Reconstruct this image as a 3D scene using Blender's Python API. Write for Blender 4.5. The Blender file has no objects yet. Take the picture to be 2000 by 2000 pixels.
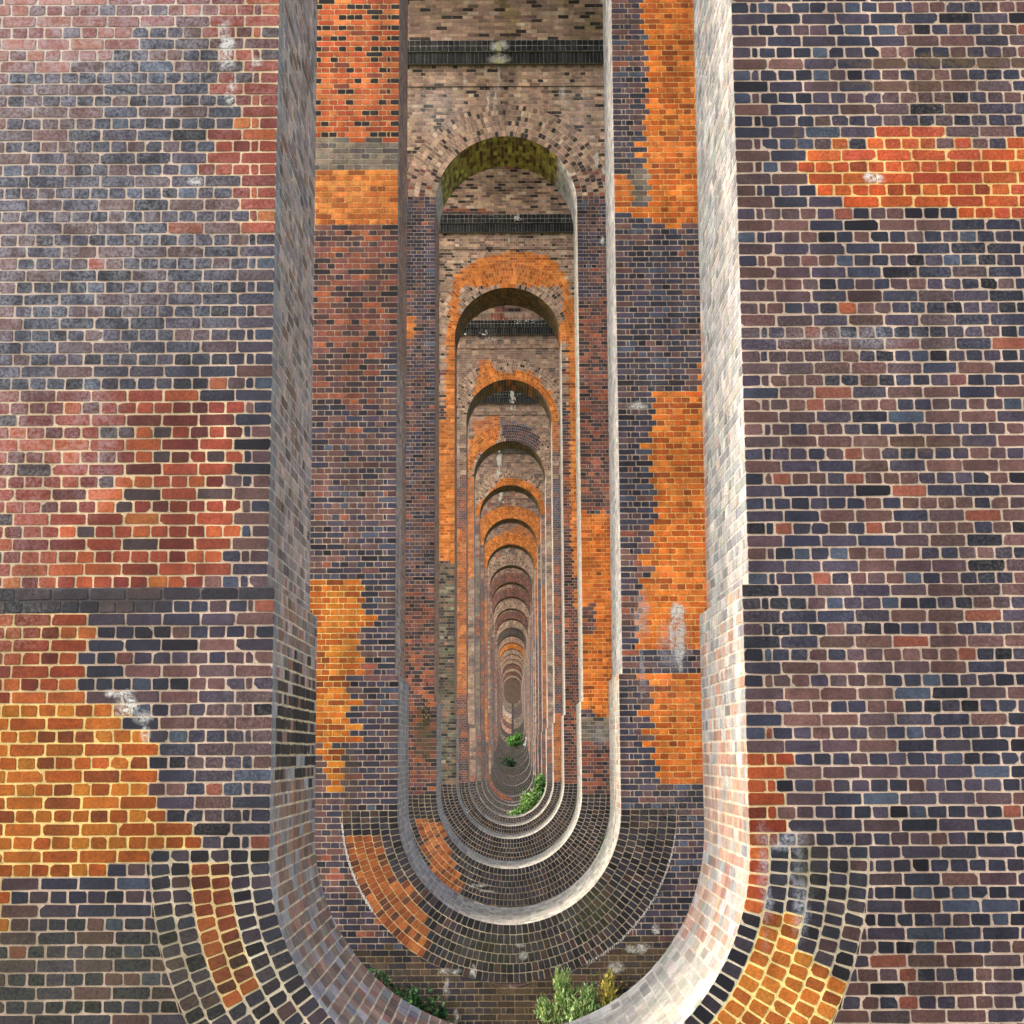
import bpy, math, random
import numpy as np
from mathutils import Vector, Matrix, noise as mnoise

rng = np.random.default_rng(7)
random.seed(7)
scene = bpy.context.scene

# ------------------------------------------------------------------ camera
cam_d = bpy.data.cameras.new('camera'); cam = bpy.data.objects.new('camera', cam_d)
scene.collection.objects.link(cam); scene.camera = cam
cam_d.sensor_width = 36; cam_d.lens = 55.6; cam_d.clip_end = 5000; cam_d.clip_start = .05
_pi, _ya, _ro = 0.15163, 0.00267, -0.00526
F = Vector((math.sin(_ya)*math.cos(_pi), math.cos(_ya)*math.cos(_pi), math.sin(_pi)))
R0 = Vector((math.cos(_ya), -math.sin(_ya), 0)); U0 = R0.cross(F)
R = R0*math.cos(_ro)+U0*math.sin(_ro); U = -R0*math.sin(_ro)+U0*math.cos(_ro)
cam.matrix_world = Matrix(((R.x, U.x, -F.x, 0), (R.y, U.y, -F.y, 0), (R.z, U.z, -F.z, 0), (0, 0, 0, 1)))

# ------------------------------------------------------------------ light
SUN_EL, SUN_AZ = math.radians(38), math.radians(-62)   # azimuth from +Y (view direction) towards +X; negative = left
world = bpy.data.worlds.new('World'); scene.world = world; world.use_nodes = True
nt = world.node_tree; bg = nt.nodes['Background']
sky = nt.nodes.new('ShaderNodeTexSky'); sky.sky_type = 'NISHITA'; sky.sun_disc = False
sky.sun_elevation = SUN_EL; sky.sun_rotation = SUN_AZ; sky.air_density = 1.0; sky.dust_density = 4.0; sky.ozone_density = .6
nt.links.new(sky.outputs[0], bg.inputs[0]); bg.inputs[1].default_value = 0.15
sd = bpy.data.lights.new('sun', 'SUN'); sun = bpy.data.objects.new('sun', sd); scene.collection.objects.link(sun)
sd.energy = 1.0; sd.angle = math.radians(30); sd.color = (1, .96, .9)
_az = math.radians(-112)
sv = Vector((math.sin(_az)*math.cos(SUN_EL), math.cos(_az)*math.cos(SUN_EL), math.sin(SUN_EL)))
sun.rotation_euler = sv.to_track_quat('Z', 'Y').to_euler()
sky.sun_rotation = _az
scene.view_settings.view_transform = 'Standard'; scene.view_settings.look = 'None'
scene.view_settings.exposure = 1.05; scene.view_settings.gamma = 1
scene.cycles.max_bounces = 8; scene.cycles.diffuse_bounces = 5

# ------------------------------------------------------------------ helpers
def tag(o, label=None, cat=None, group=None, kind=None):
    if label: o['label'] = label
    if cat: o['category'] = cat
    if group: o['group'] = group
    if kind: o['kind'] = kind
    return o

def s2l(c):
    c = np.asarray(c, float)/255
    return np.where(c <= .04045, c/12.92, ((c+.055)/1.055)**2.4)

def empty(name, loc):
    o = bpy.data.objects.new(name, None); scene.collection.objects.link(o); o.location = loc; o.empty_display_size = .3
    return o

class MB:
    """collects faces with a colour and a material slot each"""
    def __init__(s): s.v = []; s.f = []; s.sz = []; s.c = []; s.m = []; s.n = 0; s.uv = []
    def add(s, verts, faces, col, mat, uv=None):
        """verts (N,3), faces (M,k), col (M,3) or (3,)"""
        faces = np.asarray(faces); M, k = faces.shape
        s.v.append(np.asarray(verts, float)); s.f.append((faces+s.n).ravel()); s.sz.append(np.full(M, k))
        s.c.append(np.broadcast_to(col, (M, 3))); s.m.append(np.full(M, mat)); s.n += len(verts)
        s.uv.append(np.zeros((M*k, 2)) if uv is None else uv)
    def build(s, name, mats, parent=None, off=(0, 0, 0), smooth=False):
        me = bpy.data.meshes.new(name)
        v = np.concatenate(s.v)-np.asarray(off); f = np.concatenate(s.f); sz = np.concatenate(s.sz)
        me.vertices.add(len(v)); me.vertices.foreach_set('co', v.ravel())
        me.loops.add(len(f)); me.loops.foreach_set('vertex_index', f.astype(np.int32))
        me.polygons.add(len(sz)); me.polygons.foreach_set('loop_start', (np.cumsum(sz)-sz).astype(np.int32))
        for m in mats: me.materials.append(m)
        me.polygons.foreach_set('material_index', np.concatenate(s.m).astype(np.int32))
        me.update(calc_edges=True)
        c = np.concatenate(s.c); c4 = np.c_[c, np.ones(len(c))]
        a = me.attributes.new('tint', 'FLOAT_COLOR', 'FACE'); a.data.foreach_set('color', c4.ravel())
        ul = me.uv_layers.new(name='UVMap'); ul.data.foreach_set('uv', np.concatenate(s.uv).ravel())
        me.polygons.foreach_set('use_smooth', np.full(len(sz), smooth))
        me.validate()
        o = bpy.data.objects.new(name, me); scene.collection.objects.link(o)
        if parent: o.parent = parent
        return o

# ------------------------------------------------------------------ materials
def mat(name):
    m = bpy.data.materials.new(name); m.use_nodes = True
    return m, m.node_tree.nodes, m.node_tree.links, m.node_tree.nodes['Principled BSDF']
def N(nodes, t, **k):
    n = nodes.new(t)
    for a, b in k.items():
        if a in n.inputs: n.inputs[a].default_value = b
        else: setattr(n, a, b)
    return n
def mixc(nodes, links, fac, a, b, mode='MIX'):
    n = nodes.new('ShaderNodeMix'); n.data_type = 'RGBA'; n.blend_type = mode
    for s_, v in ((0, fac), (6, a), (7, b)):
        if hasattr(v, 'is_output'): links.new(v, n.inputs[s_])
        else: n.inputs[s_].default_value = v
    return n.outputs[2]
def ramp(nodes, links, src, p0, p1, c0=0, c1=1):
    n = nodes.new('ShaderNodeMapRange'); n.inputs[1].default_value = p0; n.inputs[2].default_value = p1
    n.inputs[3].default_value = c0; n.inputs[4].default_value = c1; links.new(src, n.inputs[0]); return n.outputs[0]

STAIN = {'lime': (.74, .73, .68), 'moss': (.085, .09, .04), 'soot': (.035, .033, .035), 'ochre': (.13, .085, .04), 'salt_and_sheen': (.40, .42, .47), 'yellow': (.62, .60, .26)}  # the pale salt tint also paints light sheen on the nearest pier
def masonry(name, rough, mott, dust, bump, fine=60., blobs=()):
    m, nd, lk, b = mat(name)
    at = N(nd, 'ShaderNodeAttribute', attribute_name='tint')
    geo = N(nd, 'ShaderNodeNewGeometry')
    n1 = N(nd, 'ShaderNodeTexNoise', Scale=fine, Detail=5., Roughness=.65); lk.new(geo.outputs['Position'], n1.inputs['Vector'])
    n2 = N(nd, 'ShaderNodeTexNoise', Scale=11., Detail=3.); lk.new(geo.outputs['Position'], n2.inputs['Vector'])
    n3 = N(nd, 'ShaderNodeTexNoise', Scale=1.1, Detail=4., Roughness=.6); lk.new(geo.outputs['Position'], n3.inputs['Vector'])
    n4 = N(nd, 'ShaderNodeTexNoise', Scale=170., Detail=2.); lk.new(geo.outputs['Position'], n4.inputs['Vector'])
    v1 = ramp(nd, lk, n1.outputs[0], .3, .7, 1-mott, 1+mott)
    v2 = ramp(nd, lk, n2.outputs[0], .3, .7, .82, 1.18)
    mu = N(nd, 'ShaderNodeMath', operation='MULTIPLY'); lk.new(v1, mu.inputs[0]); lk.new(v2, mu.inputs[1])
    cc = N(nd, 'ShaderNodeCombineColor')
    for i in range(3): lk.new(mu.outputs[0], cc.inputs[i])
    c = mixc(nd, lk, 1., at.outputs['Color'], cc.outputs[0], 'MULTIPLY')
    # pale lime dusting in drifting clouds, broken up finely
    d1 = ramp(nd, lk, n3.outputs[0], .5, .75, 0, 1); d2 = ramp(nd, lk, n1.outputs[0], .45, .7, 0, 1)
    mm = N(nd, 'ShaderNodeMath', operation='MULTIPLY'); lk.new(d1, mm.inputs[0]); lk.new(d2, mm.inputs[1])
    ms = N(nd, 'ShaderNodeMath', operation='MULTIPLY'); lk.new(mm.outputs[0], ms.inputs[0]); ms.inputs[1].default_value = dust
    c = mixc(nd, lk, ms.outputs[0], c, (.52, .47, .42, 1))
    # rain streaks and drifts of grime running down the face
    mp = N(nd, 'ShaderNodeVectorMath', operation='MULTIPLY'); lk.new(geo.outputs['Position'], mp.inputs[0]); mp.inputs[1].default_value = (4.5, 4.5, .35)
    n5 = N(nd, 'ShaderNodeTexNoise', Scale=1., Detail=5., Roughness=.6); lk.new(mp.outputs[0], n5.inputs['Vector'])
    n6 = N(nd, 'ShaderNodeTexNoise', Scale=2.6, Detail=4., Roughness=.6); lk.new(geo.outputs['Position'], n6.inputs['Vector'])
    g1 = ramp(nd, lk, n5.outputs[0], .3, .68, .76, 1.16); g2_ = ramp(nd, lk, n6.outputs[0], .3, .7, .84, 1.16)
    gm = N(nd, 'ShaderNodeMath', operation='MULTIPLY'); lk.new(g1, gm.inputs[0]); lk.new(g2_, gm.inputs[1])
    c5 = N(nd, 'ShaderNodeCombineColor')
    for i in range(3): lk.new(gm.outputs[0], c5.inputs[i])
    c = mixc(nd, lk, 1., c, c5.outputs[0], 'MULTIPLY')
    # leached lime, damp, growth and painted-in light sheen: soft veils on the wall
    if blobs:
        w1 = N(nd, 'ShaderNodeTexNoise', Scale=7., Detail=4.); lk.new(geo.outputs['Position'], w1.inputs['Vector'])
        s1 = N(nd, 'ShaderNodeVectorMath', operation='MULTIPLY_ADD'); lk.new(w1.outputs['Color'], s1.inputs[0]); s1.inputs[1].default_value = (.14, 0, .14)
        lk.new(geo.outputs['Position'], s1.inputs[2])
        acc = {}
        for (bx, bz, rx, rz, st, kind) in blobs:
            k = min(1., max(rx, rz)/.14)      # small marks are displaced less
            v = N(nd, 'ShaderNodeMix', data_type='VECTOR'); v.inputs[0].default_value = k
            lk.new(geo.outputs['Position'], v.inputs[4]); lk.new(s1.outputs[0], v.inputs[5])
            q = N(nd, 'ShaderNodeVectorMath', operation='MULTIPLY_ADD'); lk.new(v.outputs[1], q.inputs[0])
            q.inputs[1].default_value = (1/rx, 0, 1/rz); q.inputs[2].default_value = (-(bx+.07*k)/rx, 0, -(bz+.07*k)/rz)
            ln = N(nd, 'ShaderNodeVectorMath', operation='LENGTH'); lk.new(q.outputs[0], ln.inputs[0])
            f = ramp(nd, lk, ln.outputs['Value'], 1.2, .45, 0, st)
            if kind in acc:
                ad = N(nd, 'ShaderNodeMath', operation='MAXIMUM'); lk.new(acc[kind], ad.inputs[0]); lk.new(f, ad.inputs[1]); acc[kind] = ad.outputs[0]
            else: acc[kind] = f
        brk = ramp(nd, lk, n1.outputs[0], .40, .56, .15, 1.35)
        brk2 = ramp(nd, lk, n2.outputs[0], .38, .56, .35, 1.1)
        for kind, f in acc.items():
            if kind in ('lime', 'salt_and_sheen'):
                m0 = N(nd, 'ShaderNodeMath', operation='MULTIPLY'); lk.new(f, m0.inputs[0]); lk.new(brk2, m0.inputs[1]); f = m0.outputs[0]
            mm2 = N(nd, 'ShaderNodeMath', operation='MULTIPLY', use_clamp=True); lk.new(f, mm2.inputs[0]); lk.new(brk, mm2.inputs[1])
            c = mixc(nd, lk, mm2.outputs[0], c, (*STAIN[kind], 1))
    # dark soot pits
    d3 = ramp(nd, lk, n4.outputs[0], .3, .42, .45, 1)
    cc2 = N(nd, 'ShaderNodeCombineColor')
    for i in range(3): lk.new(d3, cc2.inputs[i])
    c = mixc(nd, lk, .7, c, cc2.outputs[0], 'MULTIPLY')
    lk.new(c, b.inputs['Base Color'])
    rr = ramp(nd, lk, n1.outputs[0], .3, .7, rough, rough+.2); lk.new(rr, b.inputs['Roughness']); b.inputs['Specular IOR Level'].default_value = .28
    bp = N(nd, 'ShaderNodeBump', Strength=bump, Distance=.004); lk.new(n1.outputs[0], bp.inputs['Height']); lk.new(bp.outputs[0], b.inputs['Normal'])
    return m
M_brick = masonry('fired_brick', .6, .32, .3, .6)
M_mortar = masonry('lime_mortar', .9, .2, .15, .5, 90.)
BLOBS = {
 1: [(-1.64,4.14,.05,.16,.95,'lime'),(-1.61,3.84,.035,.09,1,'lime'),(-1.46,4.03,.05,.03,.7,'lime'),(-2.09,.27,.07,.06,.95,'lime'),(-2.0,.21,.06,.04,.9,'lime'),(-2.14,.34,.09,.02,.8,'lime'),(-1.98,.12,.03,.05,.6,'lime'),(2.14,3.3,.06,.035,1,'lime'),
     (-1.81,3.3,.05,.03,.6,'lime'),(-1.52,2.93,.03,.14,.5,'ochre'),
     (2.6,4.02,.75,.04,.6,'ochre'),(2.35,3.87,.5,.03,.45,'ochre'),(1.95,2.35,.5,.06,.3,'salt_and_sheen'),(2.3,1.7,.5,.05,.3,'ochre'),
     (1.47,-.47,.13,.05,.6,'salt_and_sheen'),(1.37,-.72,.03,.32,.55,'salt_and_sheen'),(1.56,-.72,.05,.26,.6,'salt_and_sheen'),
     (-3.0,4.4,1.9,1.1,.36,'salt_and_sheen'),(-2.7,2.9,1.4,.9,.28,'salt_and_sheen'),(-2.35,1.8,.2,.45,.28,'salt_and_sheen'),(1.7,3.55,.02,.1,.5,'ochre'),  # the wide veils paint a bluish light sheen; the narrow one is salt
     (-2.8,.86,1.8,.05,.4,'soot'),(-1.9,.70,.5,.05,.4,'soot'),(-2.6,-1.15,1.3,.35,.35,'moss'),(-3.3,2.6,.9,2.2,.34,'salt_and_sheen'),(1.6,-.6,.06,.2,.3,'moss')],  # the tall far-left veil paints the same light sheen into the colour
 2: [(2.0,1.62,.09,.14,1.4,'lime'),(2.03,1.32,.06,.34,1.4,'lime'),(1.93,1.4,.03,.25,1.1,'lime'),(1.95,1.25,.2,.32,.45,'salt_and_sheen'),(1.58,1.62,.09,.3,.55,'salt_and_sheen'),(1.57,.95,.04,.3,.5,'salt_and_sheen'),
     (1.67,-1.98,.05,.06,1,'lime'),(1.47,-2.2,.13,.05,.9,'lime'),(1.2,-2.42,.10,.06,.9,'lime'),(1.13,-2.62,.035,.26,.7,'lime'),(1.92,-2.2,.03,.06,1,'lime'),
     (-.68,-2.45,.13,.04,.8,'lime'),(-.72,-2.62,.03,.12,.6,'lime'),(-.42,-2.44,.04,.08,.8,'lime'),(.15,-2.28,.045,.05,1,'lime'),(.12,-2.16,.06,.02,.8,'lime'),(-.62,-2.95,.03,.09,.8,'lime'),
     (.3,-2.75,.9,.3,.25,'ochre'),(1.35,-2.45,.6,.35,.25,'ochre'),(.9,-1.75,.35,.35,.45,'moss'),(-.1,-2.2,.7,.25,.3,'moss'),(-1.4,-2.6,.6,.5,.2,'soot'),
     (-1.85,-.3,.12,.5,.4,'ochre'),(1.6,4.15,.14,.06,.7,'lime'),(-1.15,5.25,.12,.05,.6,'ochre')],
 3: [(-.13,13.40,.18,.11,1,'lime'),(-.13,13.36,.05,.16,.8,'yellow'),(-.13,13.1,.12,.06,.7,'yellow'),(-.15,13.62,.1,.03,.9,'lime'),(-.13,13.15,.22,.10,.6,'lime'),(-.2,12.4,.035,.24,.9,'lime'),(-.34,12.36,.03,.17,.85,'lime'),(-.13,12.85,.03,.3,.7,'lime'),
     (-.8,12.73,.03,.09,.95,'lime'),(1.07,12.5,.06,.14,.75,'lime'),(1.13,12.3,.03,.12,.6,'lime'),(1.72,11.15,.05,.18,.9,'lime'),(1.85,10.93,.04,.1,.7,'lime'),(1.8,9.55,.035,.1,1,'lime'),
     (.1,12.8,.28,.25,.4,'soot'),(-.05,12.2,.3,.35,.3,'soot'),(-.55,-2.3,.17,.03,.9,'lime'),(-.4,-2.4,.12,.025,.8,'lime'),(-1.5,.3,.2,.55,.55,'moss'),(.1,-2.35,.8,.3,.35,'soot'),
     (-1.3,12.2,.5,.6,.3,'salt_and_sheen'),(1.35,12.1,.4,.6,.2,'salt_and_sheen'),(1.62,.3,.18,.25,.3,'salt_and_sheen')],
}
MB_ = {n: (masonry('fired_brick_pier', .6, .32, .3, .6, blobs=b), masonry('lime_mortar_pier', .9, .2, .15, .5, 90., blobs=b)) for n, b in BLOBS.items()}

def far_masonry():
    m, nd, lk, b = mat('distant_brickwork')
    at = N(nd, 'ShaderNodeAttribute', attribute_name='tint')
    uv = N(nd, 'ShaderNodeUVMap', uv_map='UVMap')
    br = N(nd, 'ShaderNodeTexBrick', offset=.5, offset_frequency=2, squash=.5, squash_frequency=2)
    br.inputs['Scale'].default_value = 1; br.inputs['Mortar Size'].default_value = .007; br.inputs['Mortar Smooth'].default_value = .2
    br.inputs['Brick Width'].default_value = .204; br.inputs['Row Height'].default_value = .071
    br.inputs['Color1'].default_value = (.6, .6, .6, 1); br.inputs['Color2'].default_value = (1.25, 1.2, 1.15, 1); br.inputs['Mortar'].default_value = (1, 1, 1, 1)
    lk.new(uv.outputs[0], br.inputs['Vector'])
    geo = N(nd, 'ShaderNodeNewGeometry')
    n1 = N(nd, 'ShaderNodeTexNoise', Scale=6., Detail=6., Roughness=.7); lk.new(geo.outputs['Position'], n1.inputs['Vector'])
    c = mixc(nd, lk, 1., at.outputs['Color'], br.outputs['Color'], 'MULTIPLY')
    mo = mixc(nd, lk, .45, (.42, .36, .27, 1), at.outputs['Color'])
    c = mixc(nd, lk, br.outputs['Fac'], c, mo)
    v1 = ramp(nd, lk, n1.outputs[0], .3, .7, .7, 1.3)
    cc = N(nd, 'ShaderNodeCombineColor')
    for i in range(3): lk.new(v1, cc.inputs[i])
    c = mixc(nd, lk, 1., c, cc.outputs[0], 'MULTIPLY')
    lk.new(c, b.inputs['Base Color']); b.inputs['Roughness'].default_value = .85
    return m
M_far = far_masonry()

def simple(name, col, rough=.8, sc=8., var=.3):
    m, nd, lk, b = mat(name)
    tc = N(nd, 'ShaderNodeNewGeometry')
    n1 = N(nd, 'ShaderNodeTexNoise', Scale=sc, Detail=6.); lk.new(tc.outputs['Position'], n1.inputs['Vector'])
    v = ramp(nd, lk, n1.outputs[0], .3, .7, 1-var, 1+var)
    cc = N(nd, 'ShaderNodeCombineColor')
    for i in range(3): lk.new(v, cc.inputs[i])
    lk.new(mixc(nd, lk, 1., (*col, 1), cc.outputs[0], 'MULTIPLY'), b.inputs['Base Color']); b.inputs['Roughness'].default_value = rough
    return m
M_lime = simple('lime_crust', (.62, .6, .55), .9, 60, .25)
M_ground = simple('grass_ground', (.07, .09, .03), .95, 3, .5)
def leafmat():
    m, nd, lk, b = mat('leaf_green')
    at = N(nd, 'ShaderNodeAttribute', attribute_name='tint'); lk.new(at.outputs['Color'], b.inputs['Base Color'])
    b.inputs['Roughness'].default_value = .5
    tr = N(nd, 'ShaderNodeBsdfTranslucent'); lk.new(at.outputs['Color'], tr.inputs[0])
    mx = N(nd, 'ShaderNodeMixShader'); mx.inputs[0].default_value = .3
    lk.new(b.outputs[0], mx.inputs[1]); lk.new(tr.outputs[0], mx.inputs[2]); lk.new(mx.outputs[0], nd['Material Output'].inputs[0])
    return m
M_leaf = leafmat()
M_twig = simple('twig_bark', (.1, .075, .05), .9, 20, .3)

# ------------------------------------------------------------------ brick colours (sRGB as the bricks look) and their mortar
PAL = {
 'dark': ([(60,60,76),(76,68,82),(94,74,78),(114,82,78),(50,50,62),(36,34,42),(150,86,68),(76,84,102),(104,76,72)], [3,3.4,3.4,2.2,1.4,.5,.35,.7,2], (202,178,158)),
 'pinkred': ([(165,105,95),(150,88,80),(185,120,102),(128,85,85),(108,92,104)], [3,3,2,1,.6], (222,202,180)),
 'red': ([(170,80,56),(150,68,50),(130,58,48),(188,96,56),(108,56,50),(84,68,70),(200,120,60)], [3,3,2.4,2,1.2,.7,.6], (226,198,160)),
 'redor': ([(172,80,44),(152,64,38),(186,96,46),(128,56,38)], [3,2,2,1.4], (236,204,150)),
 'orange': ([(212,112,42),(196,96,36),(222,124,50),(172,84,32),(146,72,34)], [3,2.6,1.6,1.4,.5], (248,196,118)),
 'orangered': ([(204,92,42),(188,80,36),(212,104,46),(164,72,36),(196,84,50)], [3,2.6,1.6,1.2,1.5], (246,200,130)),
 'orangeflat': ([(210,122,54),(194,106,46),(220,138,68),(166,92,44)], [3,2,2,1.2], (242,176,106)),
 'amber': ([(196,108,36),(178,88,30),(206,124,40),(140,70,30)], [3,2.6,1.8,1], (246,212,136)),
 'ringamber': ([(178,102,40),(158,84,36),(190,118,46),(124,76,40)], [3,2.4,1.8,1.4], (244,220,140)),
 'ringbrown': ([(122,60,34),(92,48,32),(146,76,36),(64,40,34)], [3,2.4,1.6,1.4], (236,204,142)),
 'ringred': ([(156,86,46),(134,70,40),(172,98,50),(96,58,44)], [3,2.4,1.6,1.4], (222,186,134)),
 'redblack': ([(204,104,58),(186,86,50),(44,40,46),(132,70,54),(216,124,70)], [3,3,2.2,1,1.5], (240,200,150)),
 'redbrown': ([(142,82,66),(118,74,70),(164,92,60),(66,56,62),(96,72,72),(50,44,50),(84,62,62)], [3,3,1.6,1.8,2,1.4,2], (196,166,142)),
 'pinkbrown': ([(178,146,126),(156,128,114),(194,160,136),(134,108,96),(64,54,52),(202,178,156)], [3,3,2.2,1.6,1.2,.7], (214,194,164)),
 'greybrown': ([(122,112,102),(92,86,86),(142,126,110),(110,96,86)], [3,2,2,1], (190,178,156)),
 'greengrey': ([(112,104,92),(84,78,74),(124,100,84),(56,54,54),(144,108,84),(104,108,88),(150,140,122)], [3,3,2.4,2.4,1.6,2,1], (164,152,128)),
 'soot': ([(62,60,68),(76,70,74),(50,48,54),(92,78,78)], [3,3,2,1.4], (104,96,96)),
 'mossdark': ([(72,62,54),(56,52,58),(88,72,58),(42,42,48),(66,52,48)], [3,3,2,1.6,1], (160,140,112)),
 'black': ([(38,36,44),(28,26,32),(50,44,50),(58,50,58)], [3,2,2,1], (214,202,176)),
 'ringdark': ([(50,48,56),(62,54,60),(36,34,38),(74,56,54),(50,52,60)], [3,2.4,2.8,1,1], (198,182,156)),
 'impost': ([(38,40,42),(28,29,32),(54,54,56)], [3,3,1], (150,148,140)),
 'whitish': ([(196,194,190),(184,183,180),(200,188,180),(162,162,164),(206,200,190),(150,148,148)], [3,3,1.6,1.6,2,.6], (216,212,204)),
 'salmon': ([(208,166,146),(198,156,138),(190,166,154),(212,180,158),(196,180,168)], [3,2,2,2,2], (238,218,190)),
 'greyreveal': ([(200,178,168),(176,160,156),(208,180,166),(150,138,138),(188,172,162),(118,108,106)], [3,3,2,2,2,.7], (216,206,196)),
 'blackreveal': ([(56,52,52),(70,62,58),(44,42,46),(84,74,62)], [3,3,2,1], (232,216,178)),
 'brownreveal': ([(156,130,114),(136,114,102),(172,140,122),(150,138,128),(166,124,106)], [3,3,2,1.6,2], (232,214,182)),
 'bluegrey': ([(166,164,166),(182,178,178),(150,148,152),(172,160,154)], [3,2,2,2], (208,204,196)),
 'cream': ([(206,202,188),(194,190,178),(184,180,168),(212,206,190)], [3,3,2,2], (220,215,200)),
 'peach': ([(186,146,124),(164,130,114),(146,118,108),(200,162,136)], [3,2,2,1], (214,186,156)),
 'algae': ([(176,166,72),(148,138,60),(196,184,92),(116,100,50)], [3,3,2,1.6], (190,180,110)),
 'ochre': ([(112,88,40),(96,76,40),(130,98,44),(84,66,36)], [3,3,2,2], (128,104,60)),
 'vault': ([(160,138,106),(140,120,92),(172,146,112),(114,98,78),(60,52,46),(160,124,98)], [3,3,2,2,1,1.4], (176,158,120)),
}
PALL = {k: (s2l(np.array(a)), np.array(w)/sum(w), s2l(np.array(mo))) for k, (a, w, mo) in PAL.items()}
CLS = list(PALL)

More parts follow.
